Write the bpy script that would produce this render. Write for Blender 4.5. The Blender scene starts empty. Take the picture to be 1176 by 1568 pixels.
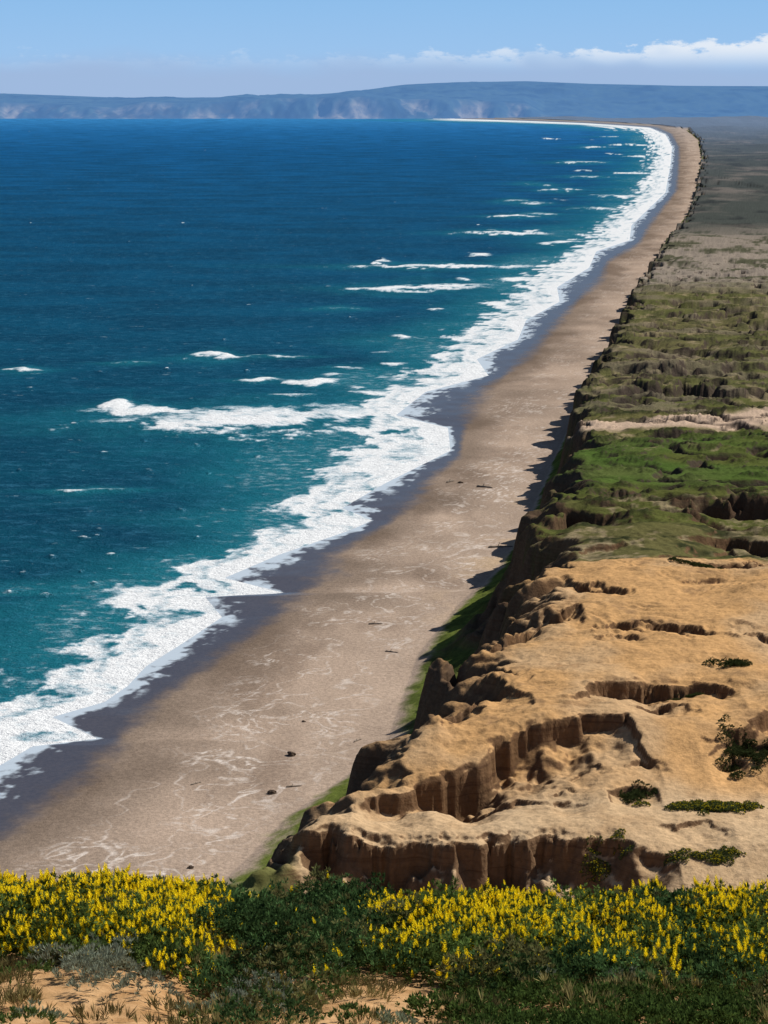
import bpy, math, numpy as np
from mathutils import Vector
rng=np.random.default_rng(7)
H=150.0; F=3490.0; TP=0.1822; PIT=math.atan(TP); CP=math.cos(PIT); SP=math.sin(PIT)
# image pixel coordinates cast through the camera to ground coordinates at elevation z
def pixel_to_ground(px,py,z=0.0):
    u=(px-588)/F; v=(784-py)/F
    dy=CP+v*SP; dz=-SP+v*CP
    t=(z-H)/dz
    return u*t, dy*t
def world_curve(pts):
    out=[]
    for p in pts:
        z=p[2] if len(p)>2 else 0.0
        x,y=pixel_to_ground(p[0],p[1],z); out.append((y,x))
    out.sort(); return np.array(out)
_r=np.random.default_rng(3)
_perm=_r.permutation(4096).astype(np.int32); _ang=_r.random(4096)*2*np.pi; _gx=np.cos(_ang).astype(np.float32); _gy=np.sin(_ang).astype(np.float32)
def pn(x,y,seed=0):
    x,y=np.broadcast_arrays(np.asarray(x,dtype=np.float64),np.asarray(y,dtype=np.float64))
    a_=0.6+seed*1.37; ca,sa=math.cos(a_),math.sin(a_); x,y=x*ca-y*sa,x*sa+y*ca
    xi=np.floor(x); yi=np.floor(y)
    xf=(x-xi).astype(np.float32); yf=(y-yi).astype(np.float32); xi=xi.astype(np.int32); yi=yi.astype(np.int32)
    u=xf*xf*xf*(xf*(xf*6-15)+10); v=yf*yf*yf*(yf*(yf*6-15)+10)
    p0=_perm[(xi+seed*131)&4095]; p1=_perm[(xi+1+seed*131)&4095]
    def g(p,b,fx,fy):
        h=_perm[(p+b)&4095]
        return _gx[h]*fx+_gy[h]*fy
    n00=g(p0,yi,xf,yf); n10=g(p1,yi,xf-1,yf); n01=g(p0,yi+1,xf,yf-1); n11=g(p1,yi+1,xf-1,yf-1)
    a=n00+(n10-n00)*u; b=n01+(n11-n01)*u
    return (a+(b-a)*v)*1.5
def fbm(x,y,o=4,g=0.5,seed=0):
    s=0;a=1;t=0
    for i in range(o):
        s=s+a*pn(x*2**i+i*17.3,y*2**i-i*9.1,seed+i); t+=a; a*=g
    return s/t*1.3
def ss(a,b,x):
    t=np.clip((x-a)/(b-a),0,1); return t*t*(3-2*t)
def mesh_from(name,co,faces4,attrs={},mat=None,smooth=True):
    me=bpy.data.meshes.new(name); nf=len(faces4)
    me.vertices.add(len(co)); me.vertices.foreach_set('co',np.ascontiguousarray(co,dtype=np.float32).ravel())
    me.loops.add(nf*4); me.loops.foreach_set('vertex_index',np.ascontiguousarray(faces4,dtype=np.int32).ravel())
    me.polygons.add(nf); me.polygons.foreach_set('loop_start',np.arange(0,nf*4,4,dtype=np.int32))
    me.polygons.foreach_set('use_smooth',np.full(nf,smooth,dtype=bool))
    me.update(calc_edges=True)
    for k,a in attrs.items():
        a=np.asarray(a,dtype=np.float32)
        if a.ndim==1:
            at=me.attributes.new(k,'FLOAT','POINT'); at.data.foreach_set('value',a)
        else:
            at=me.attributes.new(k,'FLOAT_COLOR','POINT')
            at.data.foreach_set('color',np.concatenate([a,np.ones((len(a),1),np.float32)],1).ravel())
    ob=bpy.data.objects.new(name,me); bpy.context.scene.collection.objects.link(ob)
    if mat: me.materials.append(mat)
    return ob
def grid(name,X,Y,Z,attrs={},mat=None):
    r,c=X.shape
    co=np.stack([X.ravel(),Y.ravel(),Z.ravel()],1)
    i=np.arange(r*c).reshape(r,c)
    f=np.stack([i[:-1,:-1],i[:-1,1:],i[1:,1:],i[1:,:-1]],-1).reshape(-1,4)
    at={k:(v.reshape(-1,3) if v.ndim==3 else v.ravel()) for k,v in attrs.items()}
    return mesh_from(name,co,f,at,mat)
E2=world_curve([(-160,1440),(-80,1362),(0,1278),(88,1214),(122,1190),(180,1134),(226,1082),(296,1032),(360,987),(425,940),(450,915),(495,884),(506,850),(592,803),(630,768),(655,735),(702,700),(709,660),(716,625),(742,592),(776,572),(816,535),(875,468),(918,428),(928,402),(979,372),(993,345),(1035,292),(1039,250),(1039,225),(1028,205),(1003,194),(908,188),(803,184),(703,181)])
E1=world_curve([(-200,1350),(-100,1250),(0,1172),(50,1143),(150,1131),(80,1098),(160,1075),(196,1050),(224,1020),(280,985),(340,945),(314,914),(436,908),(344,885),(426,850),(536,812),(570,797),(524,778),(590,740),(690,690),(686,655),(606,636),(652,600),(748,575),(730,550),(793,520),(806,490),(857,462),(853,440),(902,410),(913,385),(964,368),(967,345),(1019,295),(1027,250),(1029,225),(1019,206),(994,195.5),(899,189),(794,185),(689,182)])
E0=world_curve([(-280,1280),(-150,1160),(0,1066),(50,1040),(110,995),(170,972),(200,930),(250,888),(310,850),(400,824),(430,790),(480,750),(490,725),(555,682),(560,660),(550,625),(625,580),(685,540),(712,505),(785,465),(805,430),(835,405),(880,385),(910,350),(965,310),(980,285),(994,250),(999,225),(990,209),(973,199),(886,191),(776,187),(666,184)])
TOE=world_curve([(150,1500),(300,1400),(385,1320),(440,1262),(530,1200),(590,1150),(612,1090),(640,1010),(700,935),(760,882),(790,835),(812,790),(835,740),(850,700),(880,640),(895,600),(915,560),(940,520),(958,470),(985,430),(1005,400),(1025,365),(1055,325),(1065,290),(1073,240),(1068,214),(1047,197),(1000,191.5),(910,186.5),(810,183),(700,180)])
EDGE=world_curve([(330,1330,31),(395,1280,34),(540,1225,35),(600,1175,37),(660,1100,40),(740,1010,41),(850,900,40),(860,860,39),(835,812,37),(880,740,33),(900,690,28),(890,640,25),(905,590,23),(940,535,20),(955,495,18),(985,440,14),(1020,375,10),(1060,325,9),(1070,290,8),(1078,240,8),(1074,212,6),(1052,196,5),(1005,190.5,5),(915,185.5,5),(815,182,5),(705,179.5,5)])
def cx(c,Y):
    s=1.0/np.maximum(Y,50.0); o=np.argsort(1/c[:,0])
    return np.interp(s,(1/c[:,0])[o],(c[:,1]/c[:,0])[o])*Y
ZB_Y=[300,330,343,352,366,374,394,425,470,505,545,600,700,850,1000,1300,1700,2500,5000,12000,18000]
ZB_Z=[25,30,34,34.8,34.8,36.2,40.5,41,42,41,39,37,34,27,23,19,14,10,8,6,6]
BITES=[([(335,1262,34),(480,1270,34),(560,1284,34),(700,1290,34),(850,1282,34),(930,1284,34),(1040,1310,34)],9.0,24,1.2),
([(540,1215,36),(640,1180,37),(700,1156,39),(760,1132,40),(830,1112,40),(900,1098,40),(960,1104,40),(1010,1140,40)],7.5,13,3.2),
([(600,1205,36),(760,1192,37),(900,1215,36)],2.4,5,3),
([(670,1075,41),(740,1035,41),(815,1062,41)],4.5,12,3),
([(870,1066,41),(930,1042,41),(990,1046,41),(1060,1040,41),(1130,1050,41)],3.6,9,2.6),
([(905,955,42),(1000,950,42),(1105,968,42)],3.0,6,1.6),
([(850,888,41),(970,903,41)],3.4,7,2),
([(1015,868,39),(1200,866,39),(1300,868,39)],2.2,8,3),
([(1080,1120,41),(1150,1085,42),(1230,1060,42),(1300,1060,42)],4.5,16,2.5),
([(930,1198,37),(970,1185,37),(1010,1195,37)],2.5,5,2),
([(980,1268,34),(1120,1272,34)],1.3,5,2),
([(740,990,41),(830,940,41),(890,930,41)],5.0,9,3),
([(900,762,33),(1015,757,33)],3.5,12,4),
([(1005,785,34),(1100,778,34),(1200,788,34),(1300,785,34)],6.5,22,7),
([(820,808,36),(870,780,36),(960,792,36)],6,14,5),
([(1040,836,37),(1120,822,37),(1200,832,37),(1300,830,37)],4.5,14,7),
([(880,840,38),(990,828,38)],3.5,10,5),
([(900,655,27),(1010,645,27),(1176,628,27),(1300,620,27)],-1.5,20,6),
([(920,600,24),(1050,590,24),(1150,604,24),(1250,597,24)],6,40,10),
([(930,560,23),(1010,572,23),(1100,560,23)],4.5,30,10),
([(960,520,20),(1040,530,20),(1110,518,20)],5,40,10),
([(970,470,17),(1060,484,17),(1120,474,17),(1200,476,17)],4,50,10),
([(1055,274,10),(1090,266,10),(1135,278,10)],10,220,20)]
rb=np.random.default_rng(12)
for i in range(34):   # minor wind-cut ledges over the sandstone and the grassy tops
    py=rb.uniform(885,1230) if i<24 else rb.uniform(650,860); x0_=rb.uniform(np.interp(py,[650,880,1230],[920,860,600]),1120); w_=rb.uniform(40,150)
    if i<24 and 985<x0_+w_/2<1110 and 1075<py<1240: continue
    z0=np.interp(py,[650,880,1080,1150,1240],[29,40,41,39,35])
    BITES.append(([(x0_,py+rb.uniform(-4,4),z0),(x0_+w_/2,py-rb.uniform(2,12),z0),(x0_+w_,py+rb.uniform(-4,6),z0)],rb.uniform(.7,2.0),rb.uniform(2,5),rb.uniform(1.2,2.5)))
BW=[]
for pts,A_,L,wn in BITES: BW.append((np.array(sorted([pixel_to_ground(*p) for p in pts])),A_,L,wn))
BOWL=pixel_to_ground(1050,1140,39)
def land(X,Y):
    xt=cx(TOE,Y); xe=cx(EDGE,Y); xe=np.maximum(xe,xt+3.0)
    x1=cx(E1,Y)
    sc=np.clip(Y/700,1,8)
    beach=np.clip((X-x1)*0.022/np.sqrt(sc),-2.5,2.2)
    beach=beach+0.14*fbm(X/18,Y/25,3,seed=5)*np.clip((X-x1)/15,0,1)
    warp=6*pn(Y/37+X*0.004,Y*0+3.3,11)*np.sqrt(sc)+4*fbm(X/20,Y/15,3,.5,seed=21)*np.clip(sc,1,3)
    wx=X+4*pn(X/18,Y/18,8)
    def along(u,v,sd):
        a_=0.6+sd*1.37; ca,sa=math.cos(a_),math.sin(a_); return pn(u*ca+v*sa,-u*sa+v*ca,sd)
    rid=1-np.abs(along(wx/75+1.2*pn(X/25,Y/25,9),Y/17/np.sqrt(sc)+X/60,31))*2.4
    rid2=1-np.abs(along(wx/40+pn(X/9,Y/9,10),Y/7/np.sqrt(sc)+X/30,33))*2.4
    d=X-xt
    t0=d/(xe-xt)
    mid=ss(0.15,0.65,t0)*ss(1.9,.95,t0)
    d=d+ warp*np.clip(t0*1.6,0,1) - (5.5*rid+2.0*rid2-3)*mid*np.sqrt(sc)*ss(330,380,Y)
    t=d/(xe-xt)
    p=np.interp(t,[0,.25,.5,.7,.9,1.1,1.5],[0,.10,.26,.5,.86,.98,1.0])
    hb=np.interp(Y,ZB_Y,ZB_Z)
    inl=np.clip((t-0.8)/1.5,0,1)
    ochre=1-ss(560,640,Y)
    terr=ss(372,360,Y)   # flat marine terrace at the foot of the bluffs
    rel=fbm(X/95,Y/60,4,.45,seed=41)*np.interp(Y,[300,370,450,560,700,1200,2500,6000],[.2,.3,2,3,4.5,5,3.5,2.5])
    rel=rel+np.interp(Y,[300,560,1500,3000,8000],[0,0,2,6,20])*fbm(X/500,Y/700,3,seed=44)*np.clip((X-xe)/200,0,1)
    dune=fbm(X/34,Y/26,3,seed=46)
    rel=rel+ochre*np.interp(Y,[345,370,390,450],[.1,.2,2.2,2.6])*dune
    br=1-np.abs(fbm(X/42,Y/24,3,.5,seed=47))*2.6
    rel=rel-(1-ochre)*np.clip(br-.5,0,1)*6.5*np.clip(sc,1,1.6)*ss(2300,1500,Y)
    z=hb*p+rel*inl
    bowl=np.exp(-((X-BOWL[0])/13)**2-((Y-BOWL[1])/22)**2)
    z=z-2.0*bowl*inl
    for w,A_,L,wn in BW:
        lo,hi=w[0,0],w[-1,0]; ylo=w[:,1].min()-6*L-5*wn; yhi=w[:,1].max()+6*wn+4
        m=(Y>ylo)&(Y<yhi)&(X>lo)&(X<hi)
        if not m.any(): continue
        x_=X[m]; y_=Y[m]; tm=t[m]
        k=wn*fbm(x_/(4*wn),y_/(4*wn),4,.55,seed=53)*2.6+.5*pn(x_/1.3,y_/6,55)
        yl=np.interp(x_,w[:,0],w[:,1])+k
        ds=yl-y_; f=np.clip((x_-lo)/(hi-lo),0,1)
        tap=np.sin(np.pi*f)**.8*np.clip(1+.9*fbm(x_/(3*wn+3),y_/(8*wn),2,seed=57),.25,1.4)
        wd=.6+.004*(w[0,1]-300)+1.6*np.abs(pn(x_/9,y_/9,58))
        z[m]-=A_*(.12*ss(-3,0,ds)+.73*ss(0,wd,ds)+.15*ss(0,wd*4,ds))*np.exp(-np.maximum(ds-L*.25,0)/L)*tap*np.clip(tm*1.5-.3,0,1)
    cl=np.clip(t*6,0,1)
    outc=ochre*ss(.2,.6,t)*np.clip(ss(-.05,.35,fbm(X/22,Y/18,3,seed=60))+.5*ss(1.3,.8,t),0,1)*(1-bowl)*(1-.85*terr)
    lam=1.4+.35*pn(X/30,Y/30,59); zw=z+1.4*fbm(X/16,Y/16,4,.55,seed=61); fr=zw/lam-np.floor(zw/lam)
    zt=z+lam*(ss(.35,1.0,fr)-fr)
    z=z+(zt-z)*outc*.65
    gl=np.abs(fbm(X/8,Y/6,3,seed=71))
    steep=ss(.15,.5,t)*ss(1.25,.95,t)
    z=z-1.3*gl*steep*np.clip(sc,1,2)
    z=z+cl*0.17*fbm(X/2.5,Y/2.5,3,.6,seed=75)*(1-.8*bowl)
    veg=(1-ochre)*ss(.8,1.1,t)
    cm=ss(-.05,.4,fbm(X/16,Y/12,4,.6,seed=83))
    z=z+veg*cm*(.8+1.3*np.abs(fbm(X/4,Y/4,3,.6,seed=81)))*np.interp(Y,[600,1000,1500,2500,5000],[1,1.1,.7,.3,.2])
    rough=ochre*ss(.9,1.3,t)*(1-bowl)*(1-.7*terr)
    z=z+rough*(.35*fbm(X/9,Y/5,4,.55,seed=85)+.9*np.clip(fbm(X/13,Y/10,4,.6,seed=87)-.12,0,1))
    z=np.where(t<=0,0,z)
    return beach*np.clip(1-t*2,0.35,1)+z, t, cm, outc
class NT:
    def __init__(s,name,world=False):
        if world:
            s.m=bpy.data.worlds.new(name); bpy.context.scene.world=s.m
        else: s.m=bpy.data.materials.new(name)
        s.m.use_nodes=True; s.t=s.m.node_tree; s.t.nodes.clear()
    def n(s,ty,**k):
        nd=s.t.nodes.new(ty); ins=k.pop('ins',{})
        for a,b in k.items(): setattr(nd,a,b)
        for a,b in ins.items(): s.set(nd,a,b)
        return nd
    def set(s,nd,a,b):
        sk=nd.inputs[a]
        if isinstance(b,bpy.types.NodeSocket): s.t.links.new(b,sk)
        elif isinstance(b,bpy.types.Node): s.t.links.new(b.outputs[0],sk)
        else: sk.default_value=b
    def math(s,op,a,b=0.0,c=None,clamp=False):
        nd=s.n('ShaderNodeMath',operation=op,use_clamp=clamp); s.set(nd,0,a); s.set(nd,1,b)
        if c is not None: s.set(nd,2,c)
        return nd.outputs[0]
    def mix(s,f,a,b,blend='MIX'):
        nd=s.n('ShaderNodeMix',data_type='RGBA',blend_type=blend,clamp_factor=True)
        s.set(nd,0,f); s.set(nd,6,a); s.set(nd,7,b); return nd.outputs[2]
    def rng(s,v,a,b,c=0.0,d=1.0,smooth=True):
        nd=s.n('ShaderNodeMapRange',interpolation_type='SMOOTHSTEP' if smooth else 'LINEAR'); s.set(nd,0,v)
        for i,q in enumerate((a,b,c,d)): s.set(nd,i+1,q)
        return nd.outputs[0]
    def noise(s,vec,scale,detail=4,rough=.5,dist=0.0):
        nd=s.n('ShaderNodeTexNoise'); s.set(nd,'Vector',vec); s.set(nd,'Scale',scale); s.set(nd,'Detail',detail); s.set(nd,'Roughness',rough); s.set(nd,'Distortion',dist); return nd.outputs[0]
    def scale(s,vec,sc):
        nd=s.n('ShaderNodeVectorMath',operation='MULTIPLY'); s.set(nd,0,vec); nd.inputs[1].default_value=sc; return nd.outputs[0]
    def attr(s,name,col=False):
        nd=s.n('ShaderNodeAttribute',attribute_name=name); return nd.outputs[0] if col else nd.outputs[2]
    def grey(s,v): return s.n('ShaderNodeCombineColor',ins={0:v,1:v,2:v}).outputs[0]
    def out(s,sh): 
        o=s.n('ShaderNodeOutputMaterial'); s.t.links.new(sh,o.inputs[0])
def c4(*a): return (a[0],a[1],a[2],1.0)
A=np.array
# terrain material
T=NT('coastal_ground_mat'); pos=T.n('ShaderNodeNewGeometry').outputs[0]
col=T.attr('Col',True); wet=T.attr('wet'); foam=T.attr('foam'); vein=T.attr('vein'); rock=T.attr('rock')
nf=T.noise(pos,.9,4,.7)
c=T.mix(1.0,col,T.grey(T.rng(nf,.25,.75,.7,1.3,False)),'MULTIPLY')
zs=T.scale(pos,(.03,.03,1.6)); st=T.noise(zs,1.0,3,.7)
c=T.mix(T.math('MULTIPLY',rock,T.rng(st,.5,.66,0,.6)),c,c4(.09,.05,.03))
c=T.mix(T.math('MULTIPLY',vein,T.rng(T.noise(pos,.4,3,.7),.3,.6)),c,c4(.70,.62,.55))
fn=T.noise(pos,.25,4,.65); ff=T.rng(T.math('SUBTRACT',T.math('MULTIPLY',foam,1.3),fn),-.1,.45)
c=T.mix(ff,c,c4(.46,.54,.62))
bmp=T.n('ShaderNodeBump',ins={'Strength':T.math('MULTIPLY',T.math('SUBTRACT',1.0,wet),.6),'Distance':.5,'Height':nf})
dif=T.n('ShaderNodeBsdfDiffuse',ins={'Color':c,'Normal':bmp.outputs[0]})
gl=T.n('ShaderNodeBsdfGlossy',ins={'Color':c4(.85,.85,.88),'Roughness':.15})
mx=T.n('ShaderNodeMixShader'); T.set(mx,0,T.math('MULTIPLY',T.math('MULTIPLY',wet,.33),T.math('SUBTRACT',1.0,ff))); T.set(mx,1,dif); T.set(mx,2,gl); T.out(mx.outputs[0])
# sea material
S=NT('sea_water_mat'); pos=S.n('ShaderNodeNewGeometry').outputs[0]
foam=S.attr('foam'); shal=S.attr('shallow')
sy=S.n('ShaderNodeSeparateXYZ'); S.set(sy,0,pos); Yc=sy.outputs[1]
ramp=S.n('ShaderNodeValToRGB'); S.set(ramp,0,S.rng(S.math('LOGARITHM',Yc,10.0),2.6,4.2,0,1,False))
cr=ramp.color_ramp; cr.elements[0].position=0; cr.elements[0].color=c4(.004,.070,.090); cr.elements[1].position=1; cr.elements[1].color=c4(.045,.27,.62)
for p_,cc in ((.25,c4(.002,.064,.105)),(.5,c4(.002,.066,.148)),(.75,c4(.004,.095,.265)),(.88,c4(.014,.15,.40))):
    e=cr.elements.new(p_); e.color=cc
sv=S.scale(pos,(.7,1.0,1.0))
n1=S.noise(sv,.012,6,.75); n2=S.noise(sv,.14,5,.8)
sea=S.mix(S.rng(n1,.38,.62,.0,.6),ramp.outputs[0],c4(.001,.028,.06))
sea=S.mix(S.rng(n2,.48,.70,0,.55),sea,c4(.035,.16,.26))
sea=S.mix(S.math('MULTIPLY',shal,.65),sea,c4(.012,.18,.22))
fnz=S.noise(S.scale(pos,(.8,1.0,1.0)),.2,6,.75)
fd_=S.math('SUBTRACT',foam,fnz)
ff=S.rng(fd_,-.12,.2)
wc=S.rng(S.noise(S.scale(pos,(.07,.13,1)),1.0,4,.7),.665,.71)
ff2=S.math('MAXIMUM',ff,S.math('MULTIPLY',wc,.6))
bmp=S.n('ShaderNodeBump',ins={'Strength':.9,'Distance':2.5,'Height':n2})
dif=S.n('ShaderNodeBsdfDiffuse',ins={'Color':sea,'Normal':bmp.outputs[0]})
gl=S.n('ShaderNodeBsdfGlossy',ins={'Color':c4(.35,.6,.9),'Roughness':.3,'Normal':bmp.outputs[0]})
mx=S.n('ShaderNodeMixShader',ins={0:.07,1:dif.outputs[0],2:gl.outputs[0]})
fcol=S.mix(S.rng(fd_,-.05,.42),c4(.28,.42,.5),c4(.78,.8,.81))
fd=S.n('ShaderNodeBsdfDiffuse',ins={'Color':fcol,'Normal':bmp.outputs[0]})
m2=S.n('ShaderNodeMixShader'); S.set(m2,0,ff2); S.set(m2,1,mx); S.set(m2,2,fd); S.out(m2.outputs[0])
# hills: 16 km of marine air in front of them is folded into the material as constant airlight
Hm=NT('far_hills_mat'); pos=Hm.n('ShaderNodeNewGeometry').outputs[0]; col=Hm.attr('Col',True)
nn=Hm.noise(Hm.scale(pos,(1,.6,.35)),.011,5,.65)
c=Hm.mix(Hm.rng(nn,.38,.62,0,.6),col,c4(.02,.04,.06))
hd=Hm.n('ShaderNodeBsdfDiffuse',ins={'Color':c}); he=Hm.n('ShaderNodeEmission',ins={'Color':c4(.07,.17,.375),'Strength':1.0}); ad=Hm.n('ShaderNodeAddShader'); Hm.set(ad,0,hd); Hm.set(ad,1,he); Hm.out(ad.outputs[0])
def leafmat(name,trans=.3):
    L=NT(name); col=L.attr('Col',True); d=L.n('ShaderNodeBsdfDiffuse',ins={'Color':col}); t=L.n('ShaderNodeBsdfTranslucent',ins={'Color':col})
    m=L.n('ShaderNodeMixShader',ins={0:trans,1:d.outputs[0],2:t.outputs[0]}); L.out(m.outputs[0]); return L.m
LEAF=leafmat('foliage_mat')
# ---------- terrain
R=1400; C=720
inv=np.linspace(1/300.0,1/17500.0,R); Yr=1/inv
s=np.linspace(0,1,C)
xl=cx(E1,Yr)-0.012*Yr-8; xr=np.maximum(.20*Yr+12,xl+50)
X=xl[:,None]+(xr-xl)[:,None]*s[None,:]; Y=np.repeat(Yr[:,None],C,1)
Z,Tt,CM,OUT=land(X,Y)
dZx=np.gradient(Z,axis=1)/np.gradient(X,axis=1); dZy=np.gradient(Z,axis=0)/np.gradient(Y,axis=0)
slope=np.sqrt(dZx**2+dZy**2)
def L3(a,b,m): return a*(1-m[...,None])+b*m[...,None]
n1=fbm(X/30,Y/40,5,seed=101); n2=fbm(X/7,Y/9,4,.6,seed=102); n3=fbm(X/140,Y/90,4,seed=103)
x1=cx(E1,Y); x2=np.maximum(cx(E2,Y),x1+1.5); wq=(X-x1)/(x2-x1)
beachq=(X-x2)/np.maximum(cx(TOE,Y)-x2,4)
col=np.ones(X.shape+(3,))*A([.40,.305,.235])
col=col*(1+.2*n1[...,None])
col=L3(col,A([.22,.16,.12]),ss(.0,.4,fbm(X/40,Y/110,4,seed=104)-.3*(beachq-.4))*.6)
col=L3(col,A([.50,.36,.22]),ss(.7,1,beachq)*ss(0,.4,n1+.1)*ss(900,800,Y)*ss(620,700,Y)*.7)
ochre=A([.53,.31,.135]); tan=A([.46,.33,.20]); rockc=A([.13,.075,.042]); dkrock=A([.06,.045,.038])  # rockc: rock brown, darkened to paint in shade on steep scarps
top=np.ones_like(col)*ochre
top=L3(top,tan,ss(-.1,.4,n1)*.6)
top=L3(top,A([.52,.385,.24]),ss(375,362,Y)*.7)
top=L3(top,A([.33,.20,.10]),ss(.05,.4,n2)*.6*OUT+.25*ss(.0,.4,n2))
Yj=Y+10*n1+0.02*Y*n3
gz=ss(543,552,Yj)
nv=n2*.6+n1*.5
flat=ss(640,700,Yj)*ss(850,800,Yj)
g=np.ones_like(col)*A([.09,.098,.028]); g=L3(g,A([.065,.12,.025]),flat*ss(-.3,.1,n3)*.8)
g=L3(g,A([.13,.11,.05]),ss(.0,.35,n3+.4*n1)*.6*(1-.5*flat))
g=L3(g,A([.024,.030,.014]),CM*(.88-.4*flat))
g=L3(g,A([.30,.235,.14]),ss(.08,.33,nv-.32*flat)*.8*(1-.7*CM))
g=L3(g,A([.14,.125,.065]),ss(900,1000,Yj)*.3)
g=L3(g,A([.19,.155,.11]),ss(.05,.25,fbm(X/90,Y/35,4,.55,seed=120))*.6*ss(880,950,Yj))
top=L3(top,g,gz)
strip=ss(840,850,Yj)*ss(876,868,Yj); top=L3(top,A([.50,.37,.27]),strip)
gt=ss(1540,1750,Yj); gr=np.ones_like(col)*A([.25,.21,.17]); gr=L3(gr,A([.08,.08,.05]),ss(-.05,.25,n2*.4+.8*fbm(X/60,Y/70,4,seed=121))); top=L3(top,gr,gt)
fb=ss(2200,2600,Yj); fr=np.ones_like(col)*A([.06,.068,.062]); fr=L3(fr,A([.16,.14,.125]),ss(0.0,.5,fbm(X/160,Y/260,5,.6,seed=110))*.8); fr=L3(fr,A([.03,.034,.036]),ss(.1,.4,fbm(X/70,Y/150,4,.6,seed=111))*.7); top=L3(top,fr,fb)
haze=ss(2500,14000,Y); top=L3(top,A([.14,.20,.30]),haze*.9)  # blue air haze painted into the land colour, stronger with distance
st_=ss(.5,1.0,slope)*ss(5000,1800,Y)
rk=L3(np.ones_like(col)*rockc,dkrock,ss(560,700,Y)); top=L3(top,rk,st_*.9)
face=L3(np.ones_like(col)*A([.105,.07,.046]),A([.05,.055,.02]),ss(-.1,.3,n1+.25*(1-Tt))*ss(.85,.3,Tt))  # bare face brown darkened, cliff shadow painted into it; olive is plants
face=L3(face,A([.13,.16,.035]),ss(.5,.2,Tt)*ss(-.5,-.1,n1+.1)*ss(370,420,Y))
face=L3(face,A([.05,.065,.02]),ss(.0,.25,n2)*.6*ss(450,560,Y))
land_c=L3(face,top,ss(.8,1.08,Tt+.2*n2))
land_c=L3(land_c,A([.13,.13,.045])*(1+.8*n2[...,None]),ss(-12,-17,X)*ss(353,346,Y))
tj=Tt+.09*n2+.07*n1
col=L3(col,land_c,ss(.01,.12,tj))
wet=ss(1.35,.75,wq+.2*n2)
col=L3(col,A([.10,.085,.08]),wet*.9)
dm=ss(3.4,1.0,(X-x1)/np.maximum(x2-x1,8)+.6*n1); col=col*(1-.42*dm*ss(.1,0,Tt))[...,None]
lobe=fbm(X/14,Y/34,3,.55,seed=140)
foamT=np.maximum(ss(.7,-.1,wq+.5*n2+.3*n1)*.85,.62*ss(.05,.45,lobe)*ss(1.0,.3,wq))
col=L3(col,A([.28,.29,.32]),ss(4000,15000,Y)*.5*ss(.1,-.1,Tt))  # far sand greyed: distance haze mixed into its colour
vz=ss(.12,.45,beachq+.25*n1)*ss(1.0,.8,beachq)*ss(.02,-.02,Tt)*(.3+.7*ss(1500,700,Y))
qx=X+6*pn(X/13,Y/13,131)+2*pn(X/5,Y/5,132); qy=Y+8*pn(X/13,Y/13,133)+2*pn(X/5,Y/5,134)
va=np.abs(fbm(qx/17,qy/24,3,.5,seed=135)); vb=np.abs(fbm(qx/7,qy/9,3,.5,seed=136))
pm=ss(-.05,.25,fbm(X/35,Y/45,3,seed=137)+.15*ss(650,450,Y))
vein=np.clip(np.maximum(ss(.055,.0,va)*.65,ss(.12,.0,vb)*pm),0,1)*vz
rockm=st_*(1-ss(700,900,Y))*ss(.05,.3,Tt)+.25*ss(.9,1.1,Tt)*ss(580,540,Y)*OUT
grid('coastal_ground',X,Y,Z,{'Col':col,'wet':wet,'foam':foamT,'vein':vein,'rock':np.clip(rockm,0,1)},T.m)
# ---------- sea
R=1100
inv=np.linspace(1/300.0,1/17500.0,R); Yr=1/inv
sL=np.concatenate([np.linspace(0,.15,25)[:-1],np.linspace(.15,1,680)])
xa_=-.95*Yr; xm=-.19*Yr; xb_=cx(E1,Yr)+.012*Yr+6
X=np.where(sL[None,:]<.15,xa_[:,None]+(xm-xa_)[:,None]*(sL[None,:]/.15),xm[:,None]+(xb_-xm)[:,None]*((sL[None,:]-.15)/.85)); Y=np.repeat(Yr[:,None],len(sL),1)
x0=cx(E0,Y); x1=np.maximum(cx(E1,Y),x0+.008*Y)
nA=fbm(X/22,Y/30,6,.62,seed=201); nB=fbm(X/120,Y/160,5,.6,seed=202)
q=(X-x0)/(x1-x0)
ph=q*2.2+1.2*nA+2.2*nB+(Y/np.maximum(90,Y*.11)); crest=.5+.5*np.sin(ph*2*np.pi)
foam=ss(-.5,.3,q+.9*nA)*(.64+.28*crest+.3*nA)+.3*ss(.5,1.0,q)*ss(-.3,.2,nA+.2)
foam=np.maximum(foam,.42*ss(-2.4,-.1,q+1.6*nB+.9*nA))
shal=ss(-2.6,.3,q+nB)
BL=[(120,330,630,9,.95),(110,760,643,19,.88),(180,500,650,14,.85),(560,700,640,14,.9),(150,212,622,7,1.15),(525,760,441,6,1),(505,860,408,3,.95),(570,600,403,4,1),(690,857,357,3,1),(740,838,332,2,.9),(275,375,548,5,1.1),(365,485,546,1.6,.8),(160,240,556,2,.7),(355,440,582,2.5,.85),(430,525,583,5,1.05),(820,900,291,2,.9),(840,950,249,1.5,.7),(860,960,271,1.5,.6),(0,76,567,3,.85),(470,565,474,2,.6),(745,835,427,2.5,.9),(725,800,464,3,.9),(530,640,598,6,.8),(60,220,751,2.5,.6),(110,200,998,5,.7),(40,110,1045,5,.7),(170,260,955,4,.7),(445,560,745,4,.7),(870,940,385,3,.9),(900,1000,300,2,.9),(930,1010,265,1.5,.9),(940,1015,240,1.2,.9),(930,1010,222,1,.9),(905,1000,210,.8,.9),(900,985,200,.6,.8),(640,700,575,4,.9),(820,905,372,3,.9),(440,520,770,4,.7),(380,450,820,4,.7),(700,760,390,2.5,.7),(860,980,320,2,.8)]
r2=np.random.default_rng(5)
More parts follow.
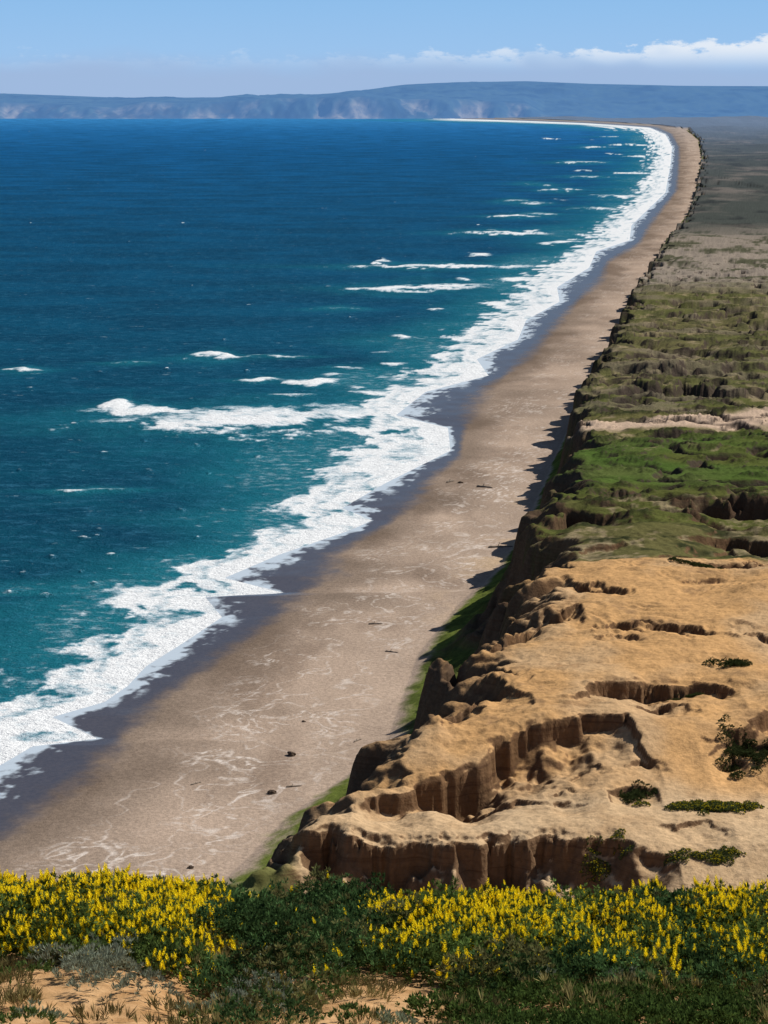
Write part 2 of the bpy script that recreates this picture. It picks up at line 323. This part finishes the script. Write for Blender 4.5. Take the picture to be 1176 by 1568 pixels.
for i in range(80):
    py=200+r2.random()**1.2*750; xmax=np.interp(py,[200,400,600,800,1050],[880,780,520,400,20]); px=r2.uniform(-10,xmax); w_=r2.uniform(4,18)*(.5+py/900)
    BL.append((px,px+w_,py,r2.uniform(.5,1.0)*(.5+py/800),r2.uniform(.55,.85)))
for i in range(26):
    py=210+r2.random()*420; xs_=np.interp(py,[210,250,300,400,500,640],[990,985,960,840,730,560]); w_=r2.uniform(30,90); px=xs_-r2.uniform(20,130)-w_
    BL.append((px,px+w_,py,1+py/500*1.2,r2.uniform(.6,.9)))
swell=np.zeros_like(X)
for a,b,py,th,st in BL:
    xa,ya=pixel_to_ground(a,py); xb,_=pixel_to_ground(b,py); _,yn=pixel_to_ground(a,py+th); _,yf=pixel_to_ground(a,py-th)
    hx=(xb-xa)/2; xc=(xa+xb)/2; hy=(yf-yn)/2
    j0,j1=np.searchsorted(Yr,[ya-7*hy,ya+7*hy]); sl=slice(max(j0-1,0),j1+1)
    x_=X[sl];y_=Y[sl];nA_=nA[sl];nB_=nB[sl]
    f_=(x_-xc)/hx
    dx=f_+.4*nA_; dy=(y_-ya)/(hy*(1.15-.5*np.abs(np.clip(f_,-1.3,1.3))))+1.3*nA_+1.2*nB_+.4*np.sin(f_*2+a)
    g=np.exp(-np.abs(dx)**3-dy*dy)*st
    foam[sl]=np.maximum(foam[sl],g*(1.0+.6*nA_)); swell[sl]=np.maximum(swell[sl],g)
    if b-a>60: shal[sl]=np.maximum(shal[sl],np.exp(-(dx/1.3)**2-(dy/2.0)**2)*.9)
Zs=.0+1.2*swell*ss(0.2,-1.0,q)+ .3*fbm(X/25,Y/16,3,seed=220)*ss(0.0,-1.0,q)
grid('sea',X,Y,Zs,{'foam':np.clip(foam,0,1.15),'shallow':shal},S.m)
# ---------- far hills
xs=np.linspace(-6500,9000,1000); ys=np.concatenate([np.linspace(15700,17200,80),np.linspace(17250,23000,50)])
X,Y=np.meshgrid(xs,ys)
cpx=np.array([-800,-300,0,100,200,330,500,560,620,700,800,900,1000,1100,1176,1500,2200]); cpy=np.array([149,145,143,146,150,149,144,138,130,126,125,129,131,134,136,138,136])
uu=X/Y*F+588
crest=150+(148-np.interp(uu,cpx,cpy))*19500/F
clifftop=150+(148-np.interp(uu,[-800,0,180,230,300,360,420,500,560,620,700,800,830,1176,2000],[153,155,164,155,158,155,150,149,147,152,151,158,174,183,186]))*16400/F
gull=fbm(X/260,Y/900,6,.62,seed=301)
front=16000+300*fbm(X/900,X*0+2,4,seed=302)+np.interp(uu,[780,850,1200],[0,-100,-300])
t=(Y-front-200*gull)/420
z=np.clip(clifftop,4,None)*ss(0,1,t)**.8
t2=(Y-front-300)/3200
z=z+(crest-clifftop)*ss(0,1,t2+.12*fbm(X/700,Y/700,4,seed=303)) +40*fbm(X/500,Y/600,5,.55,seed=304)*ss(1,2.5,t)*ss(1.0,.6,t2)
z=z-6*(t<=0)
z=np.where(t2>1.3,z-(t2-1.3)*100,z)
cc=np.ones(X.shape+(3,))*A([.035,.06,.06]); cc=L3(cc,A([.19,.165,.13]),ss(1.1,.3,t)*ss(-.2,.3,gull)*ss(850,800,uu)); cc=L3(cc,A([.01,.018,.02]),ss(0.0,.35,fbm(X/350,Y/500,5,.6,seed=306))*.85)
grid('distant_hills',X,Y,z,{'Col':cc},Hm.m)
# ---------- foreground hillside
def hill(X,Y):
    z=np.interp(Y,[-40,0,20,28,33,36,50,100,160,220,290,345],[149,148,141.1,139.1,137.65,136.0,126,98,74,50,31,18])
    z=z-np.maximum(0,-X-18-Y*.02)*.8
    z=z+.18*ss(-1.8,-2.6,X)*ss(40,34,Y)
    return z+.18*fbm(X/3,Y/3,3,seed=401)+.05*fbm(X/.5,Y/.5,3,seed=402)+ .8*fbm(X/30,Y/30,3,seed=403)*ss(40,80,Y)
FG=NT('hillside_sand_mat'); pos=FG.n('ShaderNodeNewGeometry').outputs[0]
nn=FG.noise(pos,2.0,6,.65); c=FG.mix(FG.rng(nn,.3,.7),c4(.38,.21,.09),c4(.58,.36,.18)); c=FG.mix(FG.rng(FG.noise(pos,.8,5,.6),.55,.7,0,.5),c,c4(.16,.11,.05))
b=FG.n('ShaderNodeBump',ins={'Strength':.7,'Distance':.06,'Height':FG.noise(pos,5,5,.7)})
FG.out(FG.n('ShaderNodeBsdfDiffuse',ins={'Color':c,'Normal':b.outputs[0]}).outputs[0])
ys=np.concatenate([np.linspace(-40,17,60),np.linspace(17.1,38,260),np.linspace(39,345,160)]); xs=np.concatenate([np.linspace(-160,-9,80),np.linspace(-8.9,8.9,260),np.linspace(9,150,80)])
X,Y=np.meshgrid(xs,ys); grid('sandy_hillside',X,Y,hill(X,Y),{},FG.m)
# ---------- foliage
def norm(v): return v/np.maximum(np.linalg.norm(v,axis=-1,keepdims=True),1e-6)
def leaves(P,N,M,ln,wd,cols,spread=.9,up=.3,ext=.03):
    P=np.repeat(P,M,0); N=np.repeat(N,M,0)
    d=norm(N*.6+rng.normal(size=P.shape)*spread*.6+A([0,0,up]))
    side=norm(np.cross(d,rng.normal(size=P.shape)))
    l=ln*(.6+.8*rng.random((len(P),1))); w=wd*(.7+.6*rng.random((len(P),1)))
    b=P+d*ext*rng.random((len(P),1)); 
    V=np.stack([b,b+d*l*.5+side*w*.5,b+d*l,b+d*l*.5-side*w*.5],1)
    c=np.repeat(cols,M,0)*(.7+.6*rng.random((len(P),1)))
    return V.reshape(-1,3),np.repeat(c,4,0)
def dome_pts(cx_,cy_,r,h,n,zf):
    a=rng.random(n)*2*np.pi; rr=np.sqrt(rng.random(n)); 
    x=rr*np.cos(a); y=rr*np.sin(a)
    lump=.85+.4*pn(x*2.2+cx_*3,y*2.2+cy_*3,5)
    top=np.sqrt(np.maximum(1-rr**2.2,0))*lump
    fr=1-.45*rng.random(n)**2
    X=cx_+x*r; Y=cy_+y*r*.9; Z=zf(X,Y)+top*h*fr
    N=norm(np.stack([x,y,.5+top],1)); return np.stack([X,Y,Z],1),N
def spikes(P,hh,cols):
    n=len(P); K=6; M=4; out=[];oc=[]
    ax=norm(A([0,0,1])+rng.normal(size=(n,3))*.2)
    hs=hh*(.6+.8*rng.random((n,1)))
    for k in range(K):
        f=k/(K-1)
        for m in range(M):
            a=m*np.pi/2+k*.7+rng.random(n)*.5
            d=np.stack([np.cos(a),np.sin(a),np.full(n,.5)],1)
            b=P+ax*hs*(.1+f*.95); s_=.036*(1-.6*f)*(hs/.12)
            side=norm(np.cross(d,ax))
            V=np.stack([b,b+d*s_*.6+side*s_*.45,b+d*s_+ax*s_*.5,b+d*s_*.6-side*s_*.45],1)
            out.append(V.reshape(-1,3)); oc.append(np.repeat(cols*(.75+.5*rng.random((n,1))),4,0))
    return np.concatenate(out),np.concatenate(oc)
def emit(name,parts):
    V=np.concatenate([p[0] for p in parts]); Cc=np.concatenate([p[1] for p in parts])
    f=np.arange(len(V)).reshape(-1,4); return mesh_from(name,V,f,{'Col':Cc},LEAF,smooth=False)
def zone(x,y):
    p=588+x/(y*1.05)*F
    k=3.724/y+.24
    v=(-k*CP+SP)/(CP+k*SP)
    return p,784-v*F
grn=[];gry=[];mat_=[];dry=[];flw=[]
for it in range(1700):
    y=rng.uniform(18.0,33.2); x=rng.uniform(-8.5,8.5)
    p,q=zone(x,y)
    q=q+rng.normal()*8; p+=rng.normal()*15
    bare=(q>1468 and p<330) or (q>1438 and p<100) or (q>1462 and 450<p<700)
    if bare and not(1440<q<1500 and 95<p<240):
        r_=rng.random()
        if r_<.14:
            P_,N_=dome_pts(x,y,.28,.12,22,hill); dry.append(leaves(P_,N_,10,.12,.012,np.tile(A([.26,.22,.09])*rng.uniform(.4,1),(len(P_),1)),.7,.6))
        elif r_<.20:
            P_,N_=dome_pts(x,y,.3,.25,30,hill); gry.append(leaves(P_,N_,14,.06,.014,np.tile(A([.22,.26,.17]),(len(P_),1)),.7,.4))
        elif r_<.25:
            P_,N_=dome_pts(x,y,.35,.25,35,hill); grn.append(leaves(P_,N_,12,.06,.02,np.tile(A([.09,.14,.04]),(len(P_),1)),.7,.4))
        continue
    if q>1485 and p>690: kind='mat' if rng.random()<.85 else 'dry'
    elif q>1452 and p>300: 
        r_=rng.random(); kind='dry' if r_<.36 else ('mat' if r_<.55 else ('grn' if r_<.88 else 'gry'))
    elif (80<p<245 and q>1445): kind='gry'
    elif p<320: kind='lup'
    elif 320<=p<585: kind='grn'
    elif p<965: kind='lup'
    elif p<1085: kind='grn' if rng.random()<.7 else 'lup'
    else: kind='lup'
    if kind=='grn' and rng.random()<.05: kind='gry'
    mound=float(fbm(np.array([x/1.5]),np.array([y/1.5]),2,seed=9)[0])
    if kind in('lup','grn'):
        r=rng.uniform(.35,.75); h=rng.uniform(.4,.60)*(1+.8*mound)*(1 if y<32 else .88)
        n=int(88*r*r*3.14); P_,N_=dome_pts(x,y,r,h,n,hill)
        base=A([.125,.185,.05]) if kind=='lup' else A([.07,.13,.045])
        base=base*(.5+.9*rng.random()) 
        if rng.random()<.14: base=A([.17,.17,.065])
        cols=base*(.6+.7*rng.random((n,1)))
        grn.append(leaves(P_,N_,12,.065,.022,cols))
        fd=.0
        if kind=='lup': 
            fd=1.0 if (p<320 and q<1400) else (.5 if p<330 else .75)
            if p>330 and q>1430: fd=.3
            if fbm(np.array([x/.8]),np.array([y/.8]),2,seed=7)[0]<(-.2 if p<320 else .0): fd*=.12
        elif rng.random()<.25: fd=.06
        if fd>0:
            sel=rng.random(n)<fd; sel&=N_[:,2]>.45
            if sel.sum(): flw.append(spikes(P_[sel]+A([0,0,.03]),.10,np.tile(A([.95,.76,.02]),(int(sel.sum()),1))))
    elif kind=='gry':
        r=rng.uniform(.25,.42);h=.32; n=int(110*r*r*3.14); P_,N_=dome_pts(x,y,r,h,n,hill); gry.append(leaves(P_,N_,14,.06,.014,np.tile(A([.27,.31,.23])*rng.uniform(.7,1.1),(n,1)),.7,.4))
    elif kind=='mat':
        r=rng.uniform(.4,.7);h=.22; n=int(95*r*r*3.14); P_,N_=dome_pts(x,y,r,h,n,hill); mat_.append(leaves(P_,N_,12,.05,.02,A([.075,.12,.03])*(.5+1.0*rng.random((n,1))),.9,.5))
    else:
        r=rng.uniform(.3,.5);h=.2; n=int(50*r*r*3.14); P_,N_=dome_pts(x,y,r,h,n,hill); dry.append(leaves(P_,N_,12,.13,.012,A([.32,.27,.11])*(.4+1*rng.random((n,1))),.7,.7))
emit('green_lupine_foliage',grn); emit('yellow_lupine_flowers',flw); emit('grey_sage_shrub',gry); emit('low_shrub_mat',mat_); emit('dry_grass',dry)
def lz(x,y): return land(np.atleast_1d(x).astype(float),np.atleast_1d(y).astype(float))[0]
sc=[]
SC=[(1120,1014,42,3.2,2.6,1.4,24,0),(1095,1228,36,9,3,.7,60,1),(1150,1135,39,5,9,1.1,60,0),(970,1212,35,2.2,3,1.0,14,0),(1090,1335,31,7,2.0,.5,20,1),(930,1330,30,4,2,.4,8,1),(1070,874,39,6,2.5,1.0,16,0),(1040,1058,40,5,2,.5,8,0)]
for px,py,z,sx,sy_,h,n,yel in SC:
    X0,Y0=pixel_to_ground(px,py,z)
    for i in range(n):
        x=X0+rng.normal()*sx*.5; y=Y0+rng.normal()*sy_*.5; r=rng.uniform(.6,1.6)
        m=int(50*r*r); P_,N_=dome_pts(x,y,r,h*rng.uniform(.6,1.2),m,lz)
        sc.append(leaves(P_,N_,8,.26,.11,A([.055,.07,.025])*(.6+.8*rng.random((m,1)))*(1.7 if yel else 1)))
        if yel:
            s2=rng.random(m)<.2
            if s2.sum(): sc.append(leaves(P_[s2]+A([0,0,.15]),N_[s2],4,.2,.12,np.tile(A([.6,.5,.02]),(int(s2.sum()),1))))
emit('coastal_scrub',sc)
DW=NT('driftwood_mat'); pos=DW.n('ShaderNodeNewGeometry').outputs[0]; DW.out(DW.n('ShaderNodeBsdfDiffuse',ins={'Color':DW.mix(DW.noise(pos,3,5,.6),c4(.10,.08,.065),c4(.34,.29,.24))}).outputs[0])
RK=NT('rock_mat'); pos=RK.n('ShaderNodeNewGeometry').outputs[0]; RK.out(RK.n('ShaderNodeBsdfDiffuse',ins={'Color':RK.mix(RK.noise(pos,1.5,6,.6),c4(.04,.03,.025),c4(.15,.11,.08))}).outputs[0])
def log(px,py,L,r,ang):
    x,y=pixel_to_ground(px,py,1.2); z=float(lz(x,y)[0]); n=14;m=9
    V=[];s0=rng.random()*9
    for i in range(n):
        f=i/(n-1); cxx=(f-.5)*L; bend=.06*L*math.sin(f*3+s0); rr=r*(1-.55*f)*(1+.15*math.sin(f*17+s0))
        if i in(0,n-1): rr*=.5
        for j in range(m):
            a=2*math.pi*j/m; X_=cxx; Y_=bend+rr*math.cos(a); Z_=rr*.7+rr*math.sin(a)+.02*L*f
            V.append((x+X_*math.cos(ang)-Y_*math.sin(ang),y+X_*math.sin(ang)+Y_*math.cos(ang),z+Z_))
    Fc=[(i*m+j,i*m+(j+1)%m,(i+1)*m+(j+1)%m,(i+1)*m+j) for i in range(n-1) for j in range(m)]
    b0=len(V); q=V[5*m+2]
    for k,(dl,rr) in enumerate(((0,r*.4),(L*.12,r*.2))):
        for j in range(4):
            a=2*math.pi*j/4; V.append((q[0]+dl*.5+rr*math.cos(a),q[1]+dl*.3+rr*math.sin(a),q[2]-.05+dl))
    Fc+=[(b0+j,b0+(j+1)%4,b0+4+(j+1)%4,b0+4+j) for j in range(4)]
    mesh_from('driftwood_log',np.array(V),np.array(Fc),{},DW.m)
for a in [(768,840,9,.35,.1),(742,745,7,.4,-.5),(690,735,5,.4,1.0),(450,1207,3.5,.2,.4),(548,1138,3,.2,.9),(575,955,4,.25,.2),(300,1200,3,.15,.6),(600,1000,4,.2,-.4)]: log(*a)
def rockk(px,py,s_):
    x,y=pixel_to_ground(px,py,1.2); z=float(lz(x,y)[0])
    bpy.ops.mesh.primitive_ico_sphere_add(subdivisions=3,radius=s_,location=(x,y,z+s_*.15)); o=bpy.context.object; o.name='beach_rock'
    o.data.materials.append(RK.m); sd=rng.random()*50
    for v in o.data.vertices:
        c_=v.co.copy(); k=1+.6*float(fbm(np.array([c_.x/s_*.9+sd]),np.array([c_.y/s_*.9+c_.z/s_]),3)[0]); v.co=Vector((c_.x*k*1.2,c_.y*k,c_.z*k*.75))
for a in [(447,1158,.9),(416,1217,.85),(292,1330,.5),(705,737,.8),(465,1105,.4)]: rockk(*a)
# ---------- world
EL=math.radians(44); AZ=math.radians(61)
W=NT('World',True)
tc=W.n('ShaderNodeTexCoord').outputs[0]; sp=W.n('ShaderNodeSeparateXYZ'); W.set(sp,0,tc)
e=sp.outputs[2]
zz=W.math('ADD',W.math('MULTIPLY',e,2.2),.16)
cv=W.n('ShaderNodeCombineXYZ'); W.set(cv,0,sp.outputs[0]); W.set(cv,1,sp.outputs[1]); W.set(cv,2,zz)
nv=W.n('ShaderNodeVectorMath',operation='NORMALIZE'); W.set(nv,0,cv)
sky=W.n('ShaderNodeTexSky',sky_type='NISHITA',sun_disc=False,sun_elevation=EL,sun_rotation=AZ,altitude=100,dust_density=.6,air_density=1.0,ozone_density=2.0); W.set(sky,0,nv)
az=W.math('ARCTAN2',sp.outputs[0],sp.outputs[1])
s0=W.mix(W.rng(e,.20,.03,0,.95),sky.outputs[0],c4(3.9,7.5,12.2))
cc=W.n('ShaderNodeCombineXYZ'); W.set(cc,0,az); W.set(cc,1,W.math('MULTIPLY',e,2.4))
cn=W.noise(cc.outputs[0],70,6,.64); cb=W.noise(cc.outputs[0],22,2,.5)
basee=W.rng(az,-.02,.17,.0175,.0250,False)
k=W.math('SUBTRACT',W.math('ADD',basee,W.math('MULTIPLY',W.math('SUBTRACT',cn,.5),.026)),e)
m1=W.math('MULTIPLY',W.rng(k,0.0,.004),W.rng(e,.010,.022,.0,1))
m1=W.math('MULTIPLY',m1,W.math('MULTIPLY',W.rng(az,-.05,.12,.3,1),W.rng(cb,.36,.52,.35,1)))
hz=W.math('ADD',e,W.math('MULTIPLY',W.math('SUBTRACT',cb,.5),.014))
m2=W.rng(hz,.021,.008,0,.9)
s1=W.mix(W.rng(e,.05,.01,0,.3),s0,c4(6.8,9.0,12.4))
s1=W.mix(m2,s1,c4(5.0,6.9,10.3))
s2=W.mix(W.math('MULTIPLY',m1,.95),s1,c4(11.4,12.2,13.3))
bg=W.n('ShaderNodeBackground',ins={'Color':s2,'Strength':.07}); o=W.n('ShaderNodeOutputWorld'); W.t.links.new(bg.outputs[0],o.inputs[0])
sd=Vector((math.cos(EL)*math.sin(AZ),math.cos(EL)*math.cos(AZ),math.sin(EL)))
ld=bpy.data.lights.new('sun','SUN'); ld.energy=5.0; ld.angle=math.radians(.5); ld.color=(1,.95,.87)
lo=bpy.data.objects.new('sun',ld); bpy.context.scene.collection.objects.link(lo); lo.rotation_euler=sd.to_track_quat('Z','Y').to_euler(); lo.location=(0,0,300)
cd=bpy.data.cameras.new('camera'); co=bpy.data.objects.new('camera',cd); bpy.context.scene.collection.objects.link(co)
co.location=(0,0,H); co.rotation_euler=(math.pi/2-PIT,0,0); cd.sensor_fit='VERTICAL'; cd.sensor_height=36; cd.lens=F/1568*36; cd.clip_start=.5; cd.clip_end=60000
sc_=bpy.context.scene; sc_.camera=co; sc_.view_settings.view_transform='Standard'; sc_.view_settings.look='None'
